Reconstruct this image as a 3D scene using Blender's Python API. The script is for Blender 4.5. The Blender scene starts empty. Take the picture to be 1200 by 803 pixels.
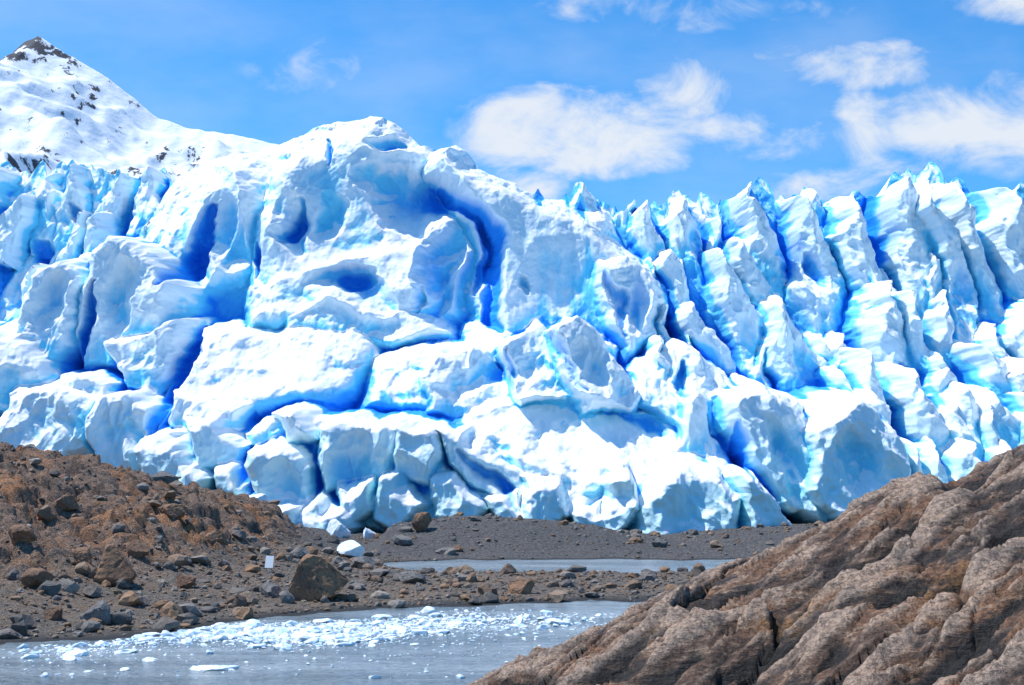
import bpy, math, numpy as np, bmesh
from mathutils import Vector
rng = np.random.default_rng(7)
scene = bpy.context.scene

# ---------------------------------------------------------------- camera
F = 1648.0; CH = 6.2; PITCH = math.atan(158.5/F)
cam_d = bpy.data.cameras.new("camera"); cam = bpy.data.objects.new("camera", cam_d)
scene.collection.objects.link(cam); scene.camera = cam
cam.location = (0, 0, CH); cam.rotation_euler = (math.pi/2+PITCH, 0, 0)
cam_d.sensor_width = 36; cam_d.lens = 36*F/1200; cam_d.clip_end = 20000; cam_d.clip_start = 0.1
def P(px, py, Y):
    """survey measurement -> world x,z at distance Y"""
    xc = (px-600)/F; yc = (401.5-py)/F
    dy = math.cos(PITCH)-yc*math.sin(PITCH); dz = math.sin(PITCH)+yc*math.cos(PITCH)
    return xc/dy*Y, CH+dz/dy*Y

# ---------------------------------------------------------------- noise
def perlin(x, y, seed=0):
    r = np.random.default_rng(seed); perm = r.permutation(512); ang = r.random(512)*2*np.pi
    gx, gy = np.cos(ang), np.sin(ang)
    xi = np.floor(x).astype(np.int64); yi = np.floor(y).astype(np.int64)
    xf = x-xi; yf = y-yi
    u = xf**3*(xf*(xf*6-15)+10); v = yf**3*(yf*(yf*6-15)+10)
    def g(a, b, dx, dy):
        h = perm[(perm[a & 511]+b) & 511]
        return gx[h]*dx+gy[h]*dy
    n00 = g(xi, yi, xf, yf); n10 = g(xi+1, yi, xf-1, yf)
    n01 = g(xi, yi+1, xf, yf-1); n11 = g(xi+1, yi+1, xf-1, yf-1)
    return ((n00*(1-u)+n10*u)*(1-v)+(n01*(1-u)+n11*u)*v)*1.5
def fbm(x, y, o=4, seed=0, g=0.5):
    s = 0; a = 1; t = 0
    for i in range(o):
        s = s+a*perlin(x*2**i, y*2**i, seed+i*13); t += a; a *= g
    return s/t
def ridged(x, y, o=3, seed=0, g=0.5):
    s = 0; a = 1; t = 0
    for i in range(o):
        s = s+a*(1-np.abs(perlin(x*2**i, y*2**i, seed+i*17))*2); t += a; a *= g
    return s/t
def worley(x, y, seed=0):
    r = np.random.default_rng(seed); perm = r.permutation(512)
    R = r.random((512, 5))
    xi = np.floor(x).astype(np.int64); yi = np.floor(y).astype(np.int64)
    f1 = np.full(x.shape, 9.0); f2 = np.full(x.shape, 9.0)
    cid = np.zeros(x.shape, np.int64); cx = np.zeros(x.shape); cy = np.zeros(x.shape)
    for i in (-1, 0, 1):
        for j in (-1, 0, 1):
            h = perm[(perm[(xi+i) & 511]+yi+j) & 511]
            px = xi+i+R[h, 0]; py = yi+j+R[h, 1]
            d = np.hypot(px-x, py-y)
            m = d < f1
            f2 = np.where(m, f1, np.minimum(f2, d)); f1 = np.where(m, d, f1)
            cid = np.where(m, h, cid); cx = np.where(m, px, cx); cy = np.where(m, py, cy)
    return f1, f2, R[cid], x-cx, y-cy
def scallop(x, y, seed=0, wt=.5, tilt=.8):
    """hollows separated by sharp aretes (power diagram of tilted bowls); larger = hollow"""
    r = np.random.default_rng(seed); perm = r.permutation(512); R = r.random((512, 5))
    xi = np.floor(x).astype(np.int64); yi = np.floor(y).astype(np.int64)
    best = np.full(x.shape, 9.0)
    for i in (-1, 0, 1):
        for j in (-1, 0, 1):
            h = perm[(perm[(xi+i) & 511]+yi+j) & 511]
            dx = x-(xi+i+R[h, 0]); dy = y-(yi+j+R[h, 1])
            best = np.minimum(best, dx*dx+dy*dy+R[h, 2]*wt+((R[h, 3]-.5)*dx+(R[h, 4]-.5)*dy)*tilt)
    return -best
def sstep(a, b, x):
    t = np.clip((x-a)/(b-a), 0, 1); return t*t*(3-2*t)
def blur(A, sy, sx):
    py, px = int(3*sy)+1, int(3*sx)+1
    B = np.pad(A, ((py, py), (px, px)), mode='edge')
    fy = np.fft.fftfreq(B.shape[0])[:, None]; fx = np.fft.rfftfreq(B.shape[1])[None]
    G = np.exp(-2*np.pi**2*((sy*fy)**2+(sx*fx)**2))
    C = np.fft.irfft2(np.fft.rfft2(B)*G, s=B.shape)
    return C[py:-py, px:-px]

# ---------------------------------------------------------------- mesh helpers
def make_mesh(name, V, faces, nper, attrs=None, smooth=True, mat=None, colors=None):
    me = bpy.data.meshes.new(name)
    V = np.ascontiguousarray(V, dtype=np.float32); faces = np.ascontiguousarray(faces, dtype=np.int32)
    me.vertices.add(len(V)); me.vertices.foreach_set("co", V.ravel())
    me.loops.add(faces.size); me.loops.foreach_set("vertex_index", faces.ravel())
    me.polygons.add(len(faces)); me.polygons.foreach_set("loop_start", np.arange(0, faces.size, nper, dtype=np.int32))
    me.polygons.foreach_set("use_smooth", np.full(len(faces), smooth))
    me.update(calc_edges=True); me.validate()
    for k, a in (attrs or {}).items():
        at = me.attributes.new(k, 'FLOAT', 'POINT'); at.data.foreach_set("value", np.ascontiguousarray(a, dtype=np.float32).ravel())
    if colors is not None:
        at = me.attributes.new("tint", 'FLOAT_VECTOR', 'POINT'); at.data.foreach_set("vector", np.ascontiguousarray(colors, dtype=np.float32).ravel())
    ob = bpy.data.objects.new(name, me); scene.collection.objects.link(ob)
    if mat: me.materials.append(mat)
    return ob
def grid_faces(ny, nx, flip=False):
    idx = np.arange(ny*nx).reshape(ny, nx)
    f = np.stack([idx[:-1, :-1], idx[:-1, 1:], idx[1:, 1:], idx[1:, :-1]], -1).reshape(-1, 4)
    return f[:, ::-1] if flip else f

# ---------------------------------------------------------------- node helper
class NT:
    def __init__(s, name):
        s.mat = bpy.data.materials.new(name); s.mat.use_nodes = True
        s.t = s.mat.node_tree; s.t.nodes.clear()
        s.out = s.t.nodes.new('ShaderNodeOutputMaterial')
        s.b = s.t.nodes.new('ShaderNodeBsdfPrincipled'); s.t.links.new(s.b.outputs[0], s.out.inputs[0])
    def lk(s, a, b): s.t.links.new(a, b)
    def inp(s, sock, v):
        if hasattr(v, 'links') or isinstance(v, bpy.types.NodeSocket): s.lk(v, sock)
        else: sock.default_value = v
    def attr(s, name, out='Fac'):
        n = s.t.nodes.new('ShaderNodeAttribute'); n.attribute_name = name; return n.outputs[out]
    def pos(s): return s.t.nodes.new('ShaderNodeNewGeometry').outputs['Position']
    def posz(s):
        q = s.t.nodes.new('ShaderNodeSeparateXYZ'); s.lk(s.pos(), q.inputs[0]); return q.outputs[2]
    def nrmz(s):
        n = s.t.nodes.new('ShaderNodeNewGeometry'); q = s.t.nodes.new('ShaderNodeSeparateXYZ'); s.lk(n.outputs['Normal'], q.inputs[0]); return q.outputs[2]
    def noise(s, scale, detail=4, rough=.5, vec=None, stretch=None, dist=0):
        n = s.t.nodes.new('ShaderNodeTexNoise'); n.inputs['Scale'].default_value = scale
        n.inputs['Detail'].default_value = detail; n.inputs['Roughness'].default_value = rough; n.inputs['Distortion'].default_value = dist
        v = vec or s.pos()
        if stretch:
            m = s.t.nodes.new('ShaderNodeMapping'); m.inputs['Scale'].default_value = stretch[0]; m.inputs['Rotation'].default_value = stretch[1]
            s.lk(v, m.inputs[0]); v = m.outputs[0]
        s.lk(v, n.inputs['Vector']); return n.outputs[0]
    def ramp(s, f, a, b, lo=0., hi=1.):
        n = s.t.nodes.new('ShaderNodeMapRange'); n.interpolation_type = 'SMOOTHSTEP'
        s.inp(n.inputs[0], f); n.inputs[1].default_value = a; n.inputs[2].default_value = b
        n.inputs[3].default_value = lo; n.inputs[4].default_value = hi; return n.outputs[0]
    def math(s, op, a, b=0.):
        n = s.t.nodes.new('ShaderNodeMath'); n.operation = op; s.inp(n.inputs[0], a); s.inp(n.inputs[1], b); return n.outputs[0]
    def mix(s, f, a, b, mode='MIX'):
        n = s.t.nodes.new('ShaderNodeMix'); n.data_type = 'RGBA'; n.blend_type = mode
        s.inp(n.inputs[0], f)
        for k, v in ((6, a), (7, b)):
            if isinstance(v, tuple): n.inputs[k].default_value = (*v, 1) if len(v) == 3 else v
            else: s.lk(v, n.inputs[k])
        return n.outputs[2]
    def bump(s, h, strength, dist, prev=None):
        n = s.t.nodes.new('ShaderNodeBump'); n.inputs['Strength'].default_value = strength; n.inputs['Distance'].default_value = dist
        s.lk(h, n.inputs['Height'])
        if prev: s.lk(prev, n.inputs['Normal'])
        return n.outputs[0]
    def fin(s, col, rough, nrm=None, spec=.5):
        s.inp(s.b.inputs['Base Color'], col if not isinstance(col, tuple) else (*col, 1)); s.inp(s.b.inputs['Roughness'], rough)
        s.b.inputs['Specular IOR Level'].default_value = spec
        if nrm: s.lk(nrm, s.b.inputs['Normal'])
        return s.mat

# ---------------------------------------------------------------- materials
def ice_material():
    m = NT("glacier_ice")
    cav = m.attr("cavity"); up = m.attr("up"); deep = m.attr("deep"); dirt = m.attr("dirt")
    n1 = m.noise(.09, 4, .6); n2 = m.noise(.7, 5, .65); n3 = m.noise(4, 4, .7)
    nv = m.noise(.5, 5, .65, stretch=((1, 1, .3), (0, .25, 0)))
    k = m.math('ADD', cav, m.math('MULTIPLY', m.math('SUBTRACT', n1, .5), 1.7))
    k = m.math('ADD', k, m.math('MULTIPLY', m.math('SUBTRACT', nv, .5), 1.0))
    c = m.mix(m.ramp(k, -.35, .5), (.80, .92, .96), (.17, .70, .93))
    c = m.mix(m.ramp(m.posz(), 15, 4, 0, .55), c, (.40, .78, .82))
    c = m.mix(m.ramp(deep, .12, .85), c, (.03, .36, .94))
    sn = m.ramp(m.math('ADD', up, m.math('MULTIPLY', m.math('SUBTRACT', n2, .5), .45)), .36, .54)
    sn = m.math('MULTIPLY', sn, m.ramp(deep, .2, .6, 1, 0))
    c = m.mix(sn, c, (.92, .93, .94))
    d = m.math('MULTIPLY', dirt, m.ramp(n3, .5, .75))
    c = m.mix(m.math('MULTIPLY', d, .65), c, (.36, .38, .40))
    b = m.bump(n2, .5, .3); b = m.bump(m.noise(1.6, 4, .65, stretch=((1, 1, .4), (0, .3, 0))), .35, .16, b); b = m.bump(n3, .6, .08, b)
    return m.fin(c, m.ramp(sn, 0, 1, .38, .75), b, .35)
MAT_ICE = ice_material()

def rock_material(name, c1, c2, c3, s=1., tint=False, rough=.85):
    m = NT(name)
    n1 = m.noise(.35*s, 5, .6); n2 = m.noise(2.2*s, 6, .65); n3 = m.noise(11*s, 5, .7)
    c = m.mix(m.ramp(n1, .4, .6), c1, c2); c = m.mix(m.ramp(n2, .5, .68), c, c3)
    if tint: c = m.mix(.75, c, m.attr("tint", 'Color'))
    c = m.mix(1., c, m.mix(m.ramp(n3, .3, .7), (.55, .55, .55), (1.3, 1.3, 1.3)), 'MULTIPLY')
    b = m.bump(n2, .7, .25/s); b = m.bump(n3, .7, .05/s, b)
    return m.fin(c, rough, b, .3)

def terrain_material():
    m = NT("moraine_ground")
    oc = m.attr("outcrop"); wet = m.attr("wet"); oc2 = m.attr("near")
    n1 = m.noise(.25, 5, .6); n2 = m.noise(1.1, 6, .7); n3 = m.noise(5, 5, .7); n4 = m.noise(18, 3, .7)
    rock = m.mix(m.ramp(n1, .44, .62), (.27, .175, .125), (.44, .21, .10)); rock = m.mix(m.ramp(n2, .50, .60), rock, (.11, .09, .075))
    rock = m.mix(m.ramp(n3, .53, .68), rock, (.46, .35, .26))
    grav = m.mix(m.ramp(n1, .4, .6), (.14, .12, .10), (.22, .155, .11)); grav = m.mix(m.ramp(n3, .45, .65), grav, (.30, .26, .215))
    grav = m.mix(m.math('MULTIPLY', oc2, .85), grav, m.mix(m.ramp(n3, .42, .66), (.085, .085, .088), (.20, .195, .19)))
    c = m.mix(oc, grav, rock)
    c = m.mix(1., c, m.mix(m.ramp(n4, .35, .65), (.4, .4, .4), (1.6, 1.6, 1.6)), 'MULTIPLY')
    c = m.mix(wet, c, (.055, .055, .055))
    b = m.bump(n2, .8, .5); b = m.bump(n3, 1., .22, b); b = m.bump(n4, 1., .07, b)
    return m.fin(c, .9, b, .25)

# ================================================================= GLACIER
SK = [(-260,225),(-200,200),(-150,215),(-90,190),(-40,205),(0,190),(28,196),(45,186),(62,188),(80,182),(100,192),(118,190),(130,200),(150,206),(165,196),(182,188),(196,206),(205,214),(230,200),(262,180),(290,170),(330,163),(370,150),(400,140),(432,134),(458,146),(478,158),(495,178),(520,175),(548,192),(572,214),(600,231),(640,236),(660,228),(676,220),(692,224),(703,242),(735,252),(757,240),(780,236),(805,227),(832,236),(848,248),(862,232),(874,214),(892,209),(905,234),(940,230),(972,242),(998,227),(1018,246),(1030,222),(1045,205),(1065,198),(1090,194),(1104,216),(1125,211),(1146,236),(1165,226),(1185,228),(1200,218),(1230,228),(1270,205),(1320,230),(1380,210),(1450,240)]
def ytop(px): return np.interp(px, [0, 200, 430, 600, 760, 1200], [214, 212, 206, 212, 216, 205])
ck = np.array([P(a, b, float(ytop(a))) for a, b in SK])
XG = np.arange(-116, 116, .115); NX = len(XG); NT_ = 560; NR = 26
crest = np.interp(XG, ck[:, 0], ck[:, 1])
dome_x = sstep(-48, -40, XG)*(1-sstep(-2, 6, XG))
cr_n = ridged(XG*.33, XG*0+1.7, 2, 9)
crest = crest+(fbm(XG*.45, XG*0+3.3, 3, 5)*1.1+cr_n*2.2-1.3+fbm(XG*1.3, XG*0+7.7, 2, 19)*.3)*(1-.92*dome_x)
T = np.linspace(0, 1, NT_)[:, None]
Z = -1+T*(crest[None]+1); X = np.broadcast_to(XG[None], Z.shape).copy()
WX = X+fbm(X*.11, Z*.11, 2, 21)*2.0+fbm(X*.5, Z*.5, 3, 22)*.5
WZ = Z+fbm(X*.11+50, Z*.11, 2, 23)*2.0+fbm(X*.5+9, Z*.5, 3, 24)*.5
Y = np.interp(Z, [-1, 3, 10, 18, 30, 38, 56], [161, 164, 175, 186, 200, 207, 218])
Y = Y+ sstep(20, 75, X)*(-8)*sstep(5, 50, Z)

def sdf(poly, x, y):
    d = np.full(x.shape, 1e9); s = np.ones(x.shape); n = len(poly)
    for i in range(n):
        ax, ay = poly[i]; bx, by = poly[i-1]
        ex, ey = bx-ax, by-ay; wx, wy = x-ax, y-ay
        t = np.clip((wx*ex+wy*ey)/(ex*ex+ey*ey+1e-9), 0, 1)
        d = np.minimum(d, (wx-ex*t)**2+(wy-ey*t)**2)
        c1 = y >= ay; c2 = y < by; c3 = ex*wy > ey*wx
        s = np.where((c1 & c2 & c3) | (~c1 & ~c2 & ~c3), -s, s)
    return s*np.sqrt(d)
def piece(poly, depth, tz=.4, tx=0., r=1.6, slope=4., dihedral=0., lean=0., concave=0.):
    """one serac / ice block: outline in elevation, profile in depth"""
    global Y
    w = np.array([P(a, b, depth) for a, b in poly])
    cx, cz = w.mean(0); mg = 4
    x0, x1 = w[:, 0].min()-mg, w[:, 0].max()+mg; z0, z1 = w[:, 1].min()-mg, w[:, 1].max()+mg
    ia, ib = np.searchsorted(XG, [x0-3, x1+3])
    if ib-ia < 3: return
    sl = (slice(None), slice(ia, ib)); x = WX[sl]; z = WZ[sl]
    m = (z > z0) & (z < z1)
    d = sdf(w, x, z); e = np.maximum(d+r, 0)
    S = slope*np.where(e < r, e*e/(2*r), e-r/2)
    rx = x-cx-lean*(z-cz)
    y = depth+tz*(z-cz)+tx*(x-cx)+dihedral*np.abs(rx)+S
    if concave: y = y+concave*np.clip(-d, 0, 5)/5*1.5
    Y[sl] = np.where(m, np.minimum(Y[sl], y), Y[sl])

# dome
piece([(140,310),(200,235),(262,190),(330,163),(432,120),(500,170),(550,190),(600,228),(668,252),(720,290),(768,335),(780,380),(740,440),(600,450),(450,440),(300,450),(190,430)], 197, .34, 0, 7, 1.5)
piece([(330,175),(432,120),(470,150),(500,178),(520,230),(560,300),(560,390),(470,420),(380,400),(300,360),(300,250)], 193, .34, .12, 5, 1.8)
piece([(522,170),(560,195),(605,222),(650,238),(700,262),(740,300),(770,345),(765,405),(690,425),(575,405),(580,300),(548,240)], 186, .32, .16, 2.2, 3)
piece([(215,240),(262,188),(310,200),(318,260),(290,340),(235,370),(190,350),(185,290)], 193, .26, .15, 4, 1.8)
# mid shelf and lobes
piece([(300,335),(350,318),(430,292),(500,270),(520,300),(500,340),(440,372),(370,378),(300,380)], 186, .9, -.1, 2.0, 2.5)
piece([(335,355),(400,345),(480,355),(520,390),(470,412),(400,405),(335,390)], 182, .9, 0, 1.6, 3)
piece([(560,385),(640,372),(700,400),(720,430),(600,440),(540,420)], 180, .8, 0, 1.6, 3)
piece([(712,305),(742,298),(772,345),(772,400),(735,425),(716,380)], 179, .3, .5, 1.4, 4, 0, 0, 1)
# snow slopes
piece([(205,388),(250,374),(330,368),(430,378),(442,402),(425,445),(395,475),(330,490),(250,495),(212,475)], 173, 1.4, .05, 2.4, 3)
piece([(430,412),(520,405),(580,400),(650,385),(700,410),(745,455),(640,480),(540,490),(430,482)], 174, 1.2, 0, 1.8, 3)
piece([(582,408),(640,368),(655,400),(690,470),(612,484)], 169, .7, .5, .5, 8)
piece([(652,380),(668,368),(692,380),(724,402),(755,458),(738,482),(684,486),(660,430)], 164, .45, .6, .5, 8)
piece([(500,440),(550,408),(600,440),(625,480),(560,492),(500,480)], 170, .8, .5, .5, 7)
piece([(740,420),(800,405),(850,430),(880,480),(860,520),(790,500),(745,470)], 168, 1.0, .1, 1.0, 5)
piece([(420,490),(560,458),(700,452),(800,458),(855,500),(850,565),(760,600),(650,600),(560,570),(490,520)], 161, 1.6, .05, 1.4, 4.5)
# lower blocks
piece([(204,460),(290,478),(305,520),(262,560),(214,540)], 160, .25, .1, .9, 6)
piece([(290,500),(380,488),(432,498),(445,560),(402,600),(300,575)], 156, .2, -.15, 1.0, 6)
piece([(395,515),(470,500),(515,515),(555,560),(602,598),(598,625),(440,628),(395,600)], 150, .25, .2, 1.0, 6)
piece([(508,498),(545,505),(620,560),(655,625),(600,625),(560,572)], 151, .35, .6, .6, 8)
piece([(600,532),(660,545),(725,562),(765,590),(725,628),(612,625)], 153, .5, .1, .8, 6)
piece([(738,590),(770,562),(808,546),(850,552),(872,575),(868,640),(736,640)], 147, .2, 0, 1.6, 6)
piece([(866,552),(884,562),(932,618),(930,640),(872,640)], 149, .3, .6, .4, 8)
piece([(955,495),(1010,470),(1062,520),(1075,600),(990,620),(945,575)], 154, .3, .2, 1.0, 6)
piece([(862,470),(905,455),(945,475),(985,535),(975,620),(905,590),(868,530)], 156, .3, .2, 1.0, 6)
for q, dd in (([(286,530),(330,525),(365,545),(372,590),(335,620),(298,600)],145), ([(240,540),(285,535),(292,575),(250,585)],149), ([(365,590),(400,585),(425,625),(400,645),(370,635)],142),
          ([(160,530),(205,520),(240,550),(230,580),(170,565)],150), ([(270,580),(305,575),(315,605),(285,612)],143), ([(300,590),(345,575),(352,625),(315,632)],140),
          ([(440,560),(480,548),(500,590),(470,625),(440,610)],146), ([(560,585),(600,575),(620,620),(575,630)],147), ([(660,590),(700,580),(720,625),(670,630)],148),
          ([(372,505),(405,492),(432,510),(425,560),(385,575)],149), ([(455,505),(500,498),(520,530),(505,572),(460,560)],147), ([(225,500),(262,488),(292,515),(285,545),(232,545)],154),
          ([(318,492),(352,484),(370,520),(330,530)],151), ([(500,560),(540,548),(565,600),(520,628),(495,610)],146), ([(610,560),(650,556),(668,600),(640,632),(608,620)],147),
          ([(700,560),(735,556),(748,600),(720,636),(696,620)],148), ([(395,560),(430,552),(445,600),(420,622),(392,605)],145), ([(330,585),(372,572),(388,615),(350,634)],143)):
    piece(q, dd, rng.uniform(.08, .3), rng.uniform(-.45, .45), rng.uniform(.6, 1.3), 7)
# left seracs
piece([(88,300),(125,272),(165,285),(198,340),(203,385),(160,440),(104,445),(88,380)], 178, .2, .05, 1.8, 5)
piece([(35,312),(65,298),(88,335),(95,410),(60,450),(20,430)], 176, .25, .15, 1.2, 5)
piece([(-20,375),(28,385),(62,440),(55,490),(-20,490)], 170, .35, .1, 1.4, 5)
piece([(128,400),(165,380),(200,376),(206,440),(196,475),(150,460)], 171, .35, .2, .8, 6)
piece([(0,455),(60,450),(110,470),(110,540),(0,560)], 163, .4, .1, 1., 5)
piece([(105,470),(150,465),(190,490),(188,545),(130,560),(100,520)], 160, .3, .2, .8, 6)
piece([(60,440),(120,445),(130,500),(70,500)], 166, .4, -.2, .8, 6)

def shard(cx, top, w, h, depth, lean, tz, tx, dih):
    def j(): return rng.uniform(-.14, .14)*w
    b = top+h; L = lean*h
    poly = [(cx-w*.5+L+j(), b), (cx-w*.46+L*.5+j(), top+h*.5), (cx-w*.22+j(), top+h*.18), (cx+j(), top), (cx+w*.13+j(), top+h*.12),
            (cx+w*.36+L*.4+j(), top+h*.42), (cx+w*.52+L+j(), b)]
    piece(poly, depth, tz, tx, rng.uniform(.2, .6), rng.uniform(6, 10), dih, -lean)
# right wall of fins
for row, (pt, dp, n, hh, ww) in enumerate([(250,203,16,190,56), (300,193,15,190,54), (365,182,14,160,54), (430,172,12,130,54), (500,163,10,110,54)]):
    for k in range(n):
        cx = 745+row*12+(k+rng.uniform(-.4, .4))*(550/n)
        tp = pt+rng.uniform(-35, 35)
        shard(cx, tp, ww*rng.uniform(.45, 1.25), hh*rng.uniform(.7, 1.4), dp+rng.uniform(-3.5, 3.5)-(4 if cx > 1000 else 0), rng.uniform(.05, .4), rng.uniform(.1, .3), rng.uniform(-.1, .6), rng.uniform(.3, 1.0))
for (cx, tp, w, h, dp, ln) in [(885,208,52,230,195,.18),(800,228,60,150,199,.15),(1000,228,56,260,190,.25),(1062,196,62,220,190,.12),(1098,200,36,250,186,.2),(1130,212,40,240,188,.2),(1185,222,46,240,188,.2),(945,234,50,190,194,.2),(757,240,40,120,202,.2),(680,222,40,90,204,.25),(1165,400,60,190,170,.15),(1110,430,60,160,170,.12),(1040,330,56,200,178,.2),(850,300,52,160,186,.3),(905,360,52,160,180,.3),(780,290,40,150,192,.35),(815,360,44,120,182,.4)]:
    shard(cx, tp-6, w, h, dp, ln, .18, rng.uniform(.1, .4), .7)
# left field
for row, (pt, dp, n, hh, ww) in enumerate([(205,206,12,110,50), (240,200,10,110,50), (300,188,7,110,48)]):
    for k in range(n):
        cx = -260+(k+rng.uniform(-.3, .3))*(480/n)
        shard(cx, pt+rng.uniform(-18, 18), ww*rng.uniform(.5, 1.1), hh*rng.uniform(.8, 1.2), dp+rng.uniform(-3, 3), rng.uniform(-.3, .15), rng.uniform(.15, .45), rng.uniform(-.2, .3), rng.uniform(.2, .7))
for row, (pt, dp, n) in enumerate([(380,176,7), (450,166,7), (500,158,6)]):
    for k in range(n):
        shard(-300+k*45+rng.uniform(-10, 10), pt, 60*rng.uniform(.7, 1.2), 110, dp, rng.uniform(-.2, .1), .4, rng.uniform(-.2, .2), .2)
for row, (pt, dp, n) in enumerate([(455,164,7), (520,156,6), (575,150,6)]):
    for k in range(n):
        shard(980+row*30+k*48+rng.uniform(-12, 12), pt+rng.uniform(-12, 12), 58*rng.uniform(.7, 1.2), 110, dp, rng.uniform(0, .3), .3, rng.uniform(-.2, .2), .4)

# carved cracks, bowls, ridges
def polydist(pts, depth):
    w = [P(a, b, depth) for a, b in pts]
    d = np.full(X.shape, 1e9); tt = np.zeros(X.shape)
    for i in range(len(w)-1):
        ax, az = w[i]; bx, bz = w[i+1]; ex, ez = bx-ax, bz-az
        t = np.clip(((WX-ax)*ex+(WZ-az)*ez)/(ex*ex+ez*ez), 0, 1)
        dd = np.hypot(WX-ax-ex*t, WZ-az-ez*t)
        m = dd < d; d = np.where(m, dd, d); tt = np.where(m, (i+t)/(len(w)-1), tt)
    return d, tt
deep = np.zeros(X.shape)
def crack(pts, depth, width, amt, taper=True):
    global Y, deep
    d, t = polydist(pts, depth)
    wd = width*(np.sin(np.clip(t*.9+.05, 0, 1)*np.pi)*.8+.2 if taper else 1)
    g = np.exp(-(d/wd)**4)
    Y = Y+amt*g*np.clip(wd/width, .3, 1); deep = np.maximum(deep, np.exp(-(d/(wd*1.2))**2)*min(1, amt/5))
crack([(512,205),(530,232),(556,258),(578,290),(580,330),(572,385),(580,400)], 190, 1.35, 6)
crack([(556,258),(566,300),(562,345)], 190, .8, 3)
crack([(385,160),(388,208)], 200, .55, 3)
crack([(244,240),(236,290),(222,330),(212,360)], 194, 1., 5)
crack([(352,232),(345,270),(336,290)], 192, .8, 2.5)
crack([(303,280),(300,330)], 191, .7, 3)
crack([(206,375),(208,440),(206,520)], 168, .9, 5)
crack([(98,330),(104,390),(100,430)], 175, .8, 4)
crack([(72,240),(90,262)], 205, 1.1, 3); crack([(20,270),(35,300)], 198, 1.1, 3)
crack([(648,385),(660,420),(680,470)], 167, .7, 3)
crack([(590,412),(600,440),(604,462)], 170, .8, 3)
crack([(714,320),(722,360),(728,400)], 182, .7, 3)
crack([(620,318),(628,345)], 187, .8, 1.8); crack([(490,330),(486,360)], 186, .7, 2)
crack([(545,520),(580,560),(605,600)], 152, .7, 3); crack([(288,520),(284,560)], 150, .7, 3)
crack([(800,430),(806,470)], 166, .8, 3); crack([(952,300),(965,340)], 194, 1, 3)
crack([(855,245),(850,300)], 200, .9, 3); crack([(1022,250),(1040,300)], 194, .9, 3)
crack([(1060,420),(1075,450)], 175, .9, 3); crack([(870,500),(866,560)], 156, .8, 4)
def bowl(px, py, rx, ry, depth, amt, ang=0, bl=.5):
    global Y, deep
    cx, cz = P(px, py, depth); k = depth/F
    dx = WX-cx; dz = WZ-cz; a = math.radians(ang)
    u = (dx*math.cos(a)+dz*math.sin(a))/(rx*k); v = (-dx*math.sin(a)+dz*math.cos(a))/(ry*k)
    q = np.clip(1-(u*u+v*v), 0, 1); Y = Y+amt*q; deep = np.maximum(deep, bl*q)
bowl(452,166,30,14,196,4,0,.4); bowl(482,232,54,44,192,6,0,.55); bowl(400,330,44,24,184,4.5,10,.45)
bowl(512,315,30,58,190,4.5,0,.5); bowl(560,445,40,18,172,2.5,20,.35)
bowl(620,432,26,22,170,1.5,30,.15); bowl(425,345,42,28,182,4,-10,.55); bowl(750,495,30,16,162,2,0,.35)
bowl(340,560,30,28,145,1.5,0,.3); bowl(480,560,36,26,148,2,-30,.35); bowl(410,545,22,34,150,2,0,.45)
bowl(700,585,40,18,151,1.5,0,.35); bowl(800,600,40,30,147,1,0,.15); bowl(60,355,18,44,175,2,0,.4)
bowl(1000,540,22,40,154,2,10,.3); bowl(920,540,20,50,156,2,10,.4); bowl(935,300,26,60,194,3,15,.6)
bowl(740,350,20,50,180,2.5,0,.55); bowl(230,300,16,50,194,1.5,15,.15); bowl(345,265,18,48,192,3,10,.45)
bowl(1050,260,16,50,190,2,5,.5); bowl(820,270,18,45,199,2,5,.5); bowl(1130,340,16,60,184,2,10,.45)
bowl(265,275,26,56,194,4,20,.4); bowl(440,210,30,20,193,2,0,.2); bowl(140,350,22,50,177,2,5,.25); bowl(385,250,20,30,192,2,0,.2)
bowl(300,450,50,20,172,1.2,0,.05); bowl(690,430,20,36,165,1.4,15,.2)
def ridge(pts, depth, width, amt):
    global Y
    d, t = polydist(pts, depth); Y = Y-amt*np.exp(-(d/width))*(.3+.7*np.sin(t*np.pi))
ridge([(290,345),(340,330),(390,318),(440,292),(500,272),(520,248)], 186, 1.3, 2.8)
ridge([(300,385),(370,362),(430,372),(500,345),(545,300)], 182, 1.2, 2.6)
ridge([(495,178),(540,215),(560,240)], 195, 1.3, 2); ridge([(420,165),(450,182),(490,176)], 195, 1, 1.8)
ridge([(262,190),(285,230),(262,300),(230,370)], 194, 1.8, 2.4); ridge([(330,170),(345,230),(320,300),(280,345)], 194, 2, 2)
ridge([(540,490),(640,470),(740,478)], 165, 1, 1.8); ridge([(480,500),(560,505),(620,535),(700,550)], 158, 1, 1.8)

# texture relief (smooth on dome, rough elsewhere)
def zone(px, py, d, a, b, k):
    c, e = P(px, py, d); return k*np.exp(-(((X-c)/a)**2+((Z-e)/b)**2)**2)
smooth = np.maximum.reduce([zone(520, 280, 192, 28, 18, 1), zone(650, 320, 188, 15, 13, 1), zone(270, 270, 194, 12, 14, .8), zone(640, 500, 162, 20, 6, .6), zone(330, 430, 172, 13, 6, .75), zone(380, 560, 150, 20, 5, .35), zone(140, 350, 176, 9, 9, .5)])
rough = 1-.9*smooth
wx = X+fbm(X*.2, Z*.2, 3, 61)*1.6; wz = Z+fbm(X*.2, Z*.2, 3, 62)*1.6
sh = .35*sstep(5, 25, X)
ux = wx+wz*sh
Y = Y+scallop(ux*.16, wz*.07, 31)*2.6*rough+scallop(ux*.38+3, wz*.19, 33)*1.3*rough
Y = Y+scallop(ux*.95+9, wz*.55, 34)*.48*(rough+.08)
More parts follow.
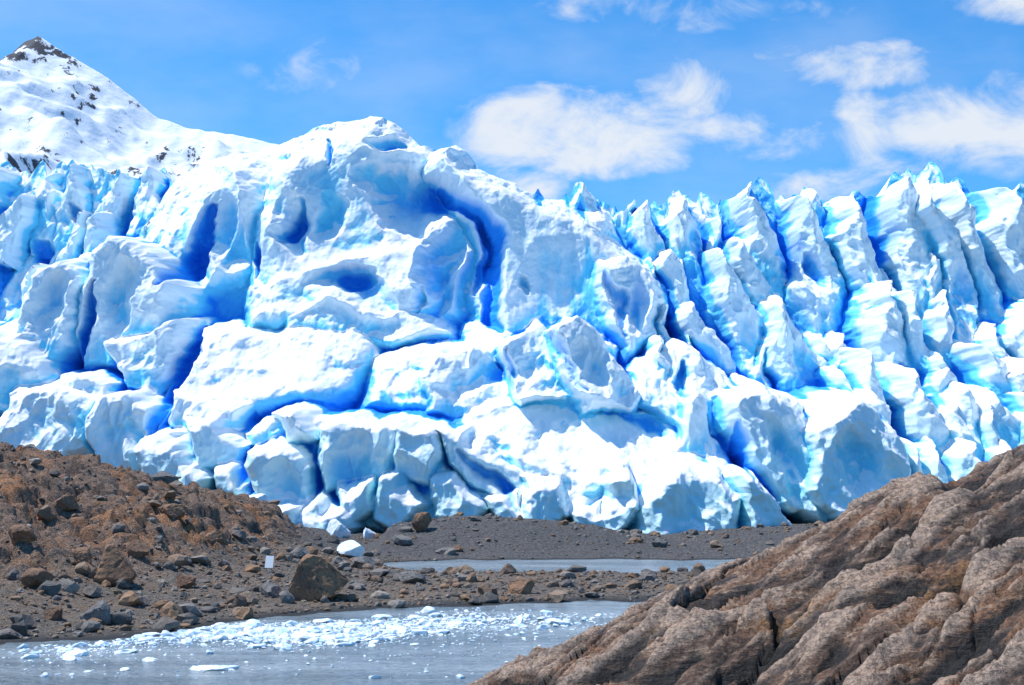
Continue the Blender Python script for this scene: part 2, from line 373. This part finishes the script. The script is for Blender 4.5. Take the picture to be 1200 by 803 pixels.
Y = Y+scallop(X*.12, Z*.1, 35)*1.5*smooth+scallop(X*.4, Z*.28, 39)*.3*smooth+fbm(X*.4, Z*.3, 2, 36)*.25
Y = Y+scallop(ux*2.2, wz*1.5, 37)*.13*(rough+.15)+fbm(X*2.5, Z*2.5, 2, 38)*.03
sZ = .8/(crest.mean()/NT_); sX = .8/.115
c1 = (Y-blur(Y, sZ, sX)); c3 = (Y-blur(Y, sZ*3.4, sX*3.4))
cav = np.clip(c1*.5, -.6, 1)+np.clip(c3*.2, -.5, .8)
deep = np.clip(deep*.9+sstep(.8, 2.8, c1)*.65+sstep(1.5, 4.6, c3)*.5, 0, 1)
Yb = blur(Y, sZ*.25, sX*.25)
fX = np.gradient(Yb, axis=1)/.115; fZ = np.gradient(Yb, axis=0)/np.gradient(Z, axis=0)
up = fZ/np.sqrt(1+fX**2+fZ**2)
dirt = sstep(16, 4, Z)*sstep(.2, .7, up)*.9+sstep(3.5, .5, Z)*.5
k = np.arange(1, NR+1)[:, None]
Yr = Y[-1][None]+(k/NR)**1.6*90+k*.25
Zr = Z[-1][None]-.25*(k/NR)**1.6*40-k*.12+fbm(np.broadcast_to(XG[None]*.3, Yr.shape), Yr*.3, 3, 77)*2*(k/NR)
Xr = np.broadcast_to(XG[None], Yr.shape)
VX = np.vstack([X, Xr]); VY = np.vstack([Y, Yr]); VZ = np.vstack([Z, Zr])
pad = lambda A, v: np.vstack([A, np.full(Xr.shape, v)])
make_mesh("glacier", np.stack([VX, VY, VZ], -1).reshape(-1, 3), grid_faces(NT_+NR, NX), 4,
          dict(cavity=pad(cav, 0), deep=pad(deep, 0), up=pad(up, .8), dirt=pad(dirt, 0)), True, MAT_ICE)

# ================================================================= TERRAIN
def shore(x): return np.interp(x, [-200, -60, -30, -19, -15, -11.6, -6, 0, 6, 20, 60, 200], [20, 34, 45, 52.4, 55.2, 63, 68, 70.5, 71.5, 72, 68, 60])
def crest_y(x): return np.interp(x, [-60, -34, -16], [90, 95, 106])
def hill_h(x): return np.interp(x, [-120, -60, -34.6, -29.4, -24.3, -21.5, -18.9, -16.4, -13, -11], [16, 12.5, 8.1, 6.7, 4.9, 3.8, 2.4, 1.0, .2, 0])
mc = np.array([(-30, .8), (-14, .4), *[(P(a, b, 130)) for a, b in [(440,638),(468,614),(500,612),(530,606),(600,608),(650,612),(700,618),(740,628),(790,633),(860,625),(930,620),(1100,610)]], (120, 2)])
def terrain(x, y):
    ys = shore(x)+fbm(x*.15, y*.0+2, 3, 91)*2.5
    d = y-ys
    z = np.clip(d*.035, -2.5, .45-.25*sstep(-12, -6, x))
    yc = crest_y(x); t = np.clip((y-ys-3)/(yc-ys-3), 0, 1)
    prof = t**1.15*(1.5-.5*t)
    H = hill_h(x)*prof; back = sstep(0, 34, y-yc); H = H*(1-back*.75)
    oc = sstep(.5, 2.2, H)
    sy = 100.5+fbm(x*.07, x*0, 2, 95)*3; sw = (6.5+fbm(x*.2, x*0+4, 2, 88)*3)*sstep(-14, -4, x)+.01
    z = z-1.2*np.exp(-((y-sy)/sw)**4)*sstep(-14, -8, x)
    mh = np.interp(x, mc[:, 0], mc[:, 1])
    mt = sstep(108, 122, y)*(1-.35*sstep(132, 150, y))
    z = np.where(y > 104, np.maximum(z, z*(1-mt)+mh*mt), z)
    n = fbm(x*.12, y*.12, 4, 96)*.9
    f1, f2, R, dx, dy = worley(x*.28+fbm(x*.3, y*.3, 2, 90), y*.22, 97)
    g1, g2, R2, ex, ey = worley(x*.9+fbm(x*.5, y*.5, 2, 89), y*.7, 98)
    blk = (R[..., 2]-.5)*1.5+(R[..., 3]-.5)*1.6*dx+(R[..., 4]-.1)*1.8*dy-np.exp(-((f2-f1)/.09)**2)*.45
    blk2 = (R2[..., 2]-.5)*.6+(R2[..., 3]-.5)*.8*ex+(R2[..., 4]-.2)*.9*ey-np.exp(-((g2-g1)/.1)**2)*.2
    env = sstep(0, 1, z+H)
    z = z+H+oc*(blk*.8+blk2+n*.6)+(fbm(x*.4, y*.4, 4, 99)*.2+fbm(x*1.7, y*1.7, 3, 92)*.1)*(.35+.65*env)*sstep(-1.5, 1.5, d)
    return z, oc
tx = np.arange(-75, 75, .19); ty = np.concatenate([np.arange(30, 150, .19), np.arange(150, 260, 2.)])
TX, TY = np.meshgrid(tx, ty); TZ, OC = terrain(TX, TY)
wet = sstep(.12, .02, TZ)
MAT_TER = terrain_material()
make_mesh("moraine_terrain", np.stack([TX, TY, TZ], -1).reshape(-1, 3), grid_faces(len(ty), len(tx)), 4, dict(outcrop=OC, wet=wet, near=sstep(100, 110, TY)), True, MAT_TER)
gx = np.linspace(-9000, 9000, 60); GX, GY = np.meshgrid(gx, gx)
make_mesh("ground", np.stack([GX, GY, np.full(GX.shape, -3.)], -1).reshape(-1, 3), grid_faces(60, 60), 4, dict(outcrop=GX*0, wet=GX*0, near=GX*0+1), True, MAT_TER)

# ================================================================= WATER
wx_ = np.linspace(-300, 300, 80); WXg, WYg = np.meshgrid(wx_, np.linspace(-200, 135, 60))
m = NT("glacial_water")
n1 = m.noise(.6, 4, .6, stretch=((.5, 1.6, 1), (0, 0, .1))); n2 = m.noise(3.5, 4, .6, stretch=((.6, 1.6, 1), (0, 0, -.1))); n3 = m.noise(.12, 5, .65, stretch=((.4, 2.2, 1), (0, 0, 0)))
c = m.mix(m.ramp(n3, .40, .60), (.15, .195, .215), (.30, .355, .375))
b = m.bump(n1, 1., .7); b = m.bump(n2, 1., .3, b)
make_mesh("water", np.stack([WXg, WYg, np.zeros(WXg.shape)], -1).reshape(-1, 3), grid_faces(60, 80), 4, None, True, m.fin(c, .22, b, .45))

# ================================================================= ROCKS
def ico(sub):
    bm = bmesh.new(); bmesh.ops.create_icosphere(bm, subdivisions=sub, radius=1)
    v = np.array([x.co[:] for x in bm.verts]); f = np.array([[q.index for q in t.verts] for t in bm.faces]); bm.free(); return v, f
def rock_shape(sub, seed, planes=9):
    v, f = ico(sub); r = np.random.default_rng(seed)
    for _ in range(planes):
        n = r.normal(size=3); n /= np.linalg.norm(n); h = r.uniform(.45, .8)
        s = v@n; v = v-np.outer(np.maximum(s-h, 0), n)
    v = v+.05*r.normal(size=v.shape)*(1 if sub < 3 else .25)
    if sub >= 3:
        v = v*(1+.12*fbm(v[:, 0]*2+v[:, 2], v[:, 1]*2-v[:, 2], 3, seed)[:, None])
    return v, f
SH = [rock_shape(2, 100+i) for i in range(10)]
def scatter(name, n, place, size, mat, cols, flat=(.5, .9), shapes=SH, sink=.25, smooth=False):
    Vs, Fs, Cs = [], [], []; off = 0
    for _ in range(n):
        p = place()
        if p is None: continue
        x, y, z = p; s = size(); v, f = shapes[rng.integers(len(shapes))]
        a = rng.uniform(0, 6.28); c, sn = math.cos(a), math.sin(a)
        v = v*np.array([s*rng.uniform(.8, 1.4), s*rng.uniform(.7, 1.1), s*rng.uniform(*flat)])
        v = v@np.array([[c, sn, 0], [-sn, c, 0], [0, 0, 1]])+np.array([x, y, z+s*sink])
        Vs.append(v); Fs.append(f+off); off += len(v)
        cc = np.array(cols[rng.integers(len(cols))])*rng.uniform(.75, 1.25); Cs.append(np.tile(cc, (len(v), 1)))
    return make_mesh(name, np.concatenate(Vs), np.concatenate(Fs), 3, None, smooth, mat, np.concatenate(Cs))
MAT_SC = rock_material("scattered_rock", (.16, .15, .14), (.2, .14, .1), (.1, .09, .085), 2., True)
N = 34000
sx = rng.uniform(-52, 40, N); sy = rng.uniform(50, 140, N); sz, so = terrain(sx, sy)
ok = (sz > .02) & (np.abs(sx/sy) < .5)
dens = np.clip(1.1-.5*so, 0, 1)*np.where((sy > 107), .3, 1)
ok &= rng.random(N) < dens
pool = list(zip(sx[ok], sy[ok], sz[ok])); it = iter(pool)
cols = [(.18, .155, .135), (.23, .2, .175), (.12, .11, .1), (.32, .18, .095), (.30, .2, .13), (.34, .29, .24), (.25, .15, .09)]
scatter("moraine_rocks", len(pool), lambda: next(it), lambda: min(.055*(1-rng.random())**-.52, .6), MAT_SC, cols)
MAT_B = rock_material("boulder_brown", (.23, .13, .08), (.34, .19, .105), (.10, .075, .06), 2.)
MAT_B2 = rock_material("boulder_grey", (.17, .16, .15), (.24, .22, .2), (.09, .09, .09), 2.)
def ground_hit(px, py):
    for yy in np.arange(45, 150, .2):
        x, z = P(px, py, yy)
        if terrain(np.array([x]), np.array([yy]))[0][0] >= z: return x, yy, z
    return (*P(px, py, 100)[:1], 100, 0)
for i, (px, py, w, h, mt) in enumerate([(372,706,72,56,MAT_B),(128,688,60,50,MAT_B),(110,733,38,26,MAT_B2),(493,624,24,24,MAT_B),(612,697,34,18,MAT_B),(485,685,40,16,MAT_B2),(318,700,30,18,MAT_B2),(773,642,20,14,MAT_B2),(425,667,36,14,MAT_B2),(60,728,26,16,MAT_B),(215,690,26,18,MAT_B),(520,650,20,10,MAT_B2),(160,655,34,22,MAT_B),(350,655,26,14,MAT_B2),(470,640,26,14,MAT_B2),(40,690,34,24,MAT_B),(95,660,30,22,MAT_B),(250,640,30,20,MAT_B),(20,640,40,26,MAT_B),(200,610,36,20,MAT_B),(190,565,34,14,MAT_B2),(70,600,36,22,MAT_B)]):
    x, y, z = ground_hit(px, py); k = y/F
    v, f = rock_shape(4, 300+i, 12); v = v/np.abs(v).max(0)
    a = rng.uniform(-.4, .4); v = v@np.array([[math.cos(a), 0, math.sin(a)], [0, 1, 0], [-math.sin(a), 0, math.cos(a)]])
    v = v*np.array([w*k*.5, w*k*.45, h*k*.62])+np.array([x, y+w*k*.3, z+h*k*.36])
    make_mesh("boulder", v, f, 3, None, False, mt)

# small white sign on posts
sx_, sy_, sz_ = ground_hit(314, 676)
def box(cx, cy, cz, a, b, c):
    v = np.array([[i, j, k] for i in (-a, a) for j in (-b, b) for k in (-c, c)])/2+np.array([cx, cy, cz])
    f = np.array([[0, 1, 3, 2], [4, 6, 7, 5], [0, 4, 5, 1], [2, 3, 7, 6], [0, 2, 6, 4], [1, 5, 7, 3]]); return v, f
sg = bpy.data.objects.new("warning_sign", None); scene.collection.objects.link(sg); sg.location = (sx_, sy_, sz_)
sg.rotation_euler = (-.35, 0, -.1)
wm = NT("sign_white"); wm = wm.fin(wm.mix(wm.noise(6, 3), (.88, .88, .86), (.8, .8, .78)), .5)
pm = NT("sign_post_metal"); pm = pm.fin(pm.mix(pm.noise(9, 3), (.3, .3, .3), (.2, .2, .19)), .5)
for nm, args, mt in [("board", (0, -.04, .85, .46, .025, .7), wm), ("post_left", (-.14, .01, .35, .04, .04, 1.1), pm), ("post_right", (.14, .01, .35, .04, .04, 1.1), pm)]:
    v, f = box(*args); o = make_mesh(nm, v, f, 4, None, False, mt); o.parent = sg

# ================================================================= ICE PIECES
m = NT("ice_fragment"); n = m.noise(3, 4)
MAT_FR = m.fin(m.mix(m.ramp(n, .4, .65), (.88, .91, .93), (.6, .78, .87)), .35, m.bump(m.noise(6, 4), .4, .1), .4)
def ice_chunk(name, px, py, w, h, Yd=None, sub=4, seed=0):
    x, y, z = ground_hit(px, py) if Yd is None else (P(px, py, Yd)[0], Yd, P(px, py, Yd)[1])
    k = y/F; v, f = rock_shape(sub, seed, 10); v = v/np.abs(v).max(0)
    v = v*np.array([w*k*.5, w*k*.4, h*k*.55])+np.array([x, y+w*k*.2, z+h*k*.42])
    make_mesh(name, v, f, 3, None, False, MAT_FR)
for i, (px, py, w, h) in enumerate([(413,655,38,22),(432,632,18,14),(395,634,30,26),(300,600,26,26),(60,540,20,12)]):
    ice_chunk("ice_block", px, py, w, h, 128 if py < 640 else None, 3, 500+i)
ICES = [rock_shape(2, 700+i, 6) for i in range(6)]
fp = []
while len(fp) < 4800:
    r0 = rng.random()
    if r0 < .62: px = rng.normal(350, 135); py = 749-.05*(px-150)+rng.normal(0, 6)+6*math.sin(px*.02)
    elif r0 < .93: px = rng.normal(430, 160); py = 732-.03*(px-150)+abs(rng.normal(0, 12))
    else: px = rng.uniform(0, 740); py = rng.uniform(712, 790)
    if py > 798 or py < 706: continue
    y = CH*F/(py-560); x = (px-600)/F*y
    if terrain(np.array([x]), np.array([y]))[0][0] < -.03: fp.append((x, y, 0))
itf = iter(fp)
scatter("floating_ice", len(fp), lambda: next(itf), lambda: min(.04*(1-rng.random())**-.5, .4), MAT_FR, [(1, 1, 1)], (.25, .7), ICES, .05)
yy = CH*F/(780-560)
v, f = rock_shape(4, 900, 8); v = v*np.array([.85, .5, .17])+np.array([(258-600)/F*yy, yy, .05]); make_mesh("ice_floe", v, f, 3, None, True, MAT_FR)

# ================================================================= FOREGROUND ROCK
SC = [(575,803),(640,772),(700,746),(760,713),(800,692),(850,666),(900,641),(935,619),(1000,596),(1050,573),(1090,559),(1110,572),(1140,561),(1160,541),(1200,518),(1300,470),(1400,440)]
YC = 14.; sc = np.array([P(a, b, YC) for a, b in SC])
sc = np.vstack([[-9, sc[0, 1]-.42*(sc[0, 0]+9)], sc, [16, 9.5]])
rx = np.arange(-8, 14, .024); ry = np.arange(2, 22, .028)
RX, RY = np.meshgrid(rx, ry)
off = fbm(RX*.35, RY*.35, 2, 120)*.5
base = np.interp((RX+off*.3*sstep(2, 6, np.abs(RY-YC))).ravel(), sc[:, 0], sc[:, 1]).reshape(RX.shape)
sm = np.interp(RX, [-9, -.2, 5.1, 16], [.2, 4.14, 6.45, 9.2])
front = sstep(0, 2.5, np.abs(RY-YC))
base = base*(1-front)+(sm-.05)*front
RZ = base-.27*np.clip(YC-.4-RY, 0, 6)
RZ = RZ-np.where(RY > YC, (RY-YC)**2*.35+(RY-YC)*.25, 0)
amp = sstep(0, 1.2, np.abs(RY-YC)+.42)
qx = RX*.26+RY*.10; qy = RY*.80-RX*.38
f1, f2, R, dx, dy = worley(qx+fbm(RX*.6, RY*.6, 3, 130)*.3, qy+fbm(RX*.7, RY*.7, 3, 131)*.35, 132)
RZ = RZ+amp*((R[..., 2]-.5)*.28+(R[..., 3]-.5)*.3*dx+(R[..., 4]-.2)*.40*dy-np.exp(-((f2-f1)/.03)**2)*.10)
f1b, f2b, R, dx, dy = worley(qx*2.6+fbm(RX*1.5, RY*1.5, 3, 140)*.4, qy*3.2+fbm(RX*1.5, RY*1.5, 3, 141)*.4, 142)
RZ = RZ+amp*((R[..., 2]-.5)*.13+(R[..., 3]-.5)*.16*dx+(R[..., 4]-.3)*.20*dy-np.exp(-((f2b-f1b)/.04)**2)*.03)
f1c, f2c, R, dx, dy = worley(qx*7+fbm(RX*4, RY*4, 2, 145)*.5, qy*9+fbm(RX*4, RY*4, 2, 146)*.5, 147)
RZ = RZ+((R[..., 2]-.5)*.045+(R[..., 3]-.5)*.06*dx+(R[..., 4]-.3)*.07*dy)
RZ = RZ+amp*(fbm(RX*.6, RY*.9, 4, 150)*.36+ridged(RX*.5+RY*.2, RY*2.6-RX*1.3, 4, 151)*.11)+fbm(RX*3, RY*9-RX*4, 4, 152)*.045
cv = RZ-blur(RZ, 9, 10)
m = NT("foreground_bedrock")
cvn = m.attr("cavity")
n1 = m.noise(.9, 5, .65); n2 = m.noise(5, 6, .7, stretch=((.4, 1.8, 1.5), (0, 0, .45))); n3 = m.noise(24, 5, .75); n4 = m.noise(1.7, 7, .7, stretch=((.4, 1.8, 1.4), (0, 0, .45)))
c = m.mix(m.ramp(n1, .42, .6), (.12, .064, .04), (.28, .135, .066)); c = m.mix(m.ramp(n2, .5, .62), c, (.42, .27, .175))
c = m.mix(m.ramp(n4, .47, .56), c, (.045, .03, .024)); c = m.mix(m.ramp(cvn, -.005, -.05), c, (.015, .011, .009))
c = m.mix(m.math('MULTIPLY', m.ramp(cvn, .02, .09), .7), c, (.60, .42, .30))  # tan highlights on raised edges, painted into the rock colour
c = m.mix(m.math('MULTIPLY', m.ramp(m.noise(1.3, 5, .6), .60, .68), .4), c, (.46, .21, .05))
c = m.mix(1., c, m.mix(m.ramp(n3, .32, .68), (.35, .35, .35), (1.6, 1.6, 1.6)), 'MULTIPLY')
b = m.bump(n2, 1., .12); b = m.bump(n3, 1., .03, b)
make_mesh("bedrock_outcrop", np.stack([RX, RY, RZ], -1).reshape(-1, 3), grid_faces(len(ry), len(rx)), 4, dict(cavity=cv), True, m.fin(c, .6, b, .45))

# ================================================================= MOUNTAIN
YM = 2600.
MS = [(-500,330),(-300,240),(-160,170),(-60,110),(0,74),(14,62),(30,48),(45,41),(58,50),(72,58),(100,76),(130,94),(160,118),(185,137),(215,147),(250,154),(300,163),(340,172),(420,230),(600,330),(900,420)]
mp = np.array([P(a, b, YM) for a, b in MS])
mx = np.linspace(-2600, 600, 620); my = np.linspace(1500, 3400, 360)
MX, MY = np.meshgrid(mx, my)
cr = np.interp(MX, mp[:, 0], mp[:, 1])
away = np.abs(MY-YM)
wxm = MX+fbm(MX*.002, MY*.002, 3, 201)*120
env = sstep(0, 200, away)
MZ = cr*(1-np.where(MY < YM, .62, .8)*np.clip(away/1100, 0, 1.3)**.85)
MZ = MZ+ridged(wxm*.0028, MY*.0018, 4, 203)*95*env-60*env+fbm(MX*.012, MY*.012, 4, 204)*14*(env+.2)
MZ = MZ+fbm(MX*.03, MY*0+.5, 3, 205)*5
m = NT("mountain_snow_rock")
nz = m.nrmz(); n1 = m.noise(.006, 6, .65); n2 = m.noise(.02, 6, .7, stretch=((1.6, 1, .5), (0, .6, 0)))
hz = m.posz()
hgt = m.ramp(hz, 630, 840); low = m.ramp(hz, 640, 560)
rk = m.math('ADD', m.math('MULTIPLY', n2, 1.0), m.math('ADD', m.math('MULTIPLY', hgt, .2), m.math('MULTIPLY', low, .09)))
rk = m.math('ADD', rk, m.math('MULTIPLY', n1, .35)); rk = m.math('SUBTRACT', rk, m.math('MULTIPLY', nz, .25))
rk = m.ramp(rk, .65, .69)
c = m.mix(rk, (.86, .88, .91), (.07, .07, .08))
make_mesh("snow_mountain", np.stack([MX, MY, MZ], -1).reshape(-1, 3), grid_faces(len(my), len(mx)), 4, None, True, m.fin(c, .8, m.bump(m.noise(.03, 5), .5, 10), .2))

# ================================================================= LIGHT & SKY
S = Vector((-.46, .10, .88)).normalized()
ld = bpy.data.lights.new("sun", 'SUN'); lo = bpy.data.objects.new("sun", ld); scene.collection.objects.link(lo)
ld.energy = 5.0; ld.angle = math.radians(.5); ld.color = (1, .965, .91)
lo.rotation_euler = S.to_track_quat('Z', 'Y').to_euler()
w = bpy.data.worlds.new("World"); scene.world = w; w.use_nodes = True
t = w.node_tree; t.nodes.clear()
out = t.nodes.new('ShaderNodeOutputWorld'); bg = t.nodes.new('ShaderNodeBackground'); t.links.new(bg.outputs[0], out.inputs[0])
sky = t.nodes.new('ShaderNodeTexSky'); sky.sky_type = 'NISHITA'; sky.sun_disc = False
sky.sun_elevation = math.asin(S.z); sky.sun_rotation = math.atan2(S.x, S.y)
sky.air_density = 1.; sky.dust_density = .5; sky.ozone_density = 2.
bg.inputs[1].default_value = .145
W = NT("tmp"); W.t = t
tc = t.nodes.new('ShaderNodeTexCoord'); sx3 = t.nodes.new('ShaderNodeSeparateXYZ'); t.links.new(tc.outputs['Generated'], sx3.inputs[0])
yv = W.math('MAXIMUM', sx3.outputs[1], .05)
u = W.math('DIVIDE', sx3.outputs[0], yv); v = W.math('DIVIDE', sx3.outputs[2], yv)
clouds = [(690,150,115,44,1.05),(795,110,50,36,1.05),(640,175,80,28,.95),(745,160,90,36,1.),(880,160,90,28,.95),(1000,75,85,26,.9),(1150,148,100,44,1.),(1195,115,60,34,1.),(608,220,42,24,1.05),(965,222,80,24,.95),(760,12,200,22,.45),(1010,150,44,40,.7),(365,75,70,34,.3),(1180,5,60,20,.95),(930,65,50,18,.65),(1180,190,60,20,.7),(1060,195,70,18,.6)]
best = None
for (cx, cy, a, bb, s) in clouds:
    x0, z0 = P(cx, cy, 1.); z0 -= CH
    du = W.math('DIVIDE', W.math('SUBTRACT', u, x0), a*1.6/F); dv = W.math('DIVIDE', W.math('SUBTRACT', v, z0), bb*1.6/F)
    r2 = W.math('ADD', W.math('MULTIPLY', du, du), W.math('MULTIPLY', dv, dv))
    g = W.math('MULTIPLY', W.math('MAXIMUM', W.math('SUBTRACT', 1., r2), 0.), s)
    best = g if best is None else W.math('MAXIMUM', best, g)
nz1 = W.noise(16, 9, .6, vec=tc.outputs['Generated'], stretch=((1, 1, 1.6), (0, .3, 0)), dist=.4)
nz2 = W.noise(5, 5, .55, vec=tc.outputs['Generated'], stretch=((1, 1, 2.5), (0, .3, 0)))
front = W.ramp(sx3.outputs[1], .0, .2)
dens = W.math('ADD', W.math('MULTIPLY', best, .8), W.math('MULTIPLY', W.math('SUBTRACT', nz1, .5), 2.2))
dens = W.math('MULTIPLY', W.ramp(dens, .15, .92), W.ramp(best, 0, .3))
haze = W.math('MULTIPLY', W.ramp(nz2, .42, .75), .2)
dens = W.math('MULTIPLY', W.math('MAXIMUM', dens, haze), front)
tint = W.mix(1., sky.outputs[0], (.32, .89, 1.34), 'MULTIPLY')
cc = W.mix(W.math('MULTIPLY', dens, .92), tint, (5.8, 6.1, 6.5))
t.links.new(cc, bg.inputs[0])
bpy.data.materials.remove(W.mat)
scene.view_settings.view_transform = 'Standard'; scene.view_settings.look = 'None'; scene.view_settings.exposure = 0
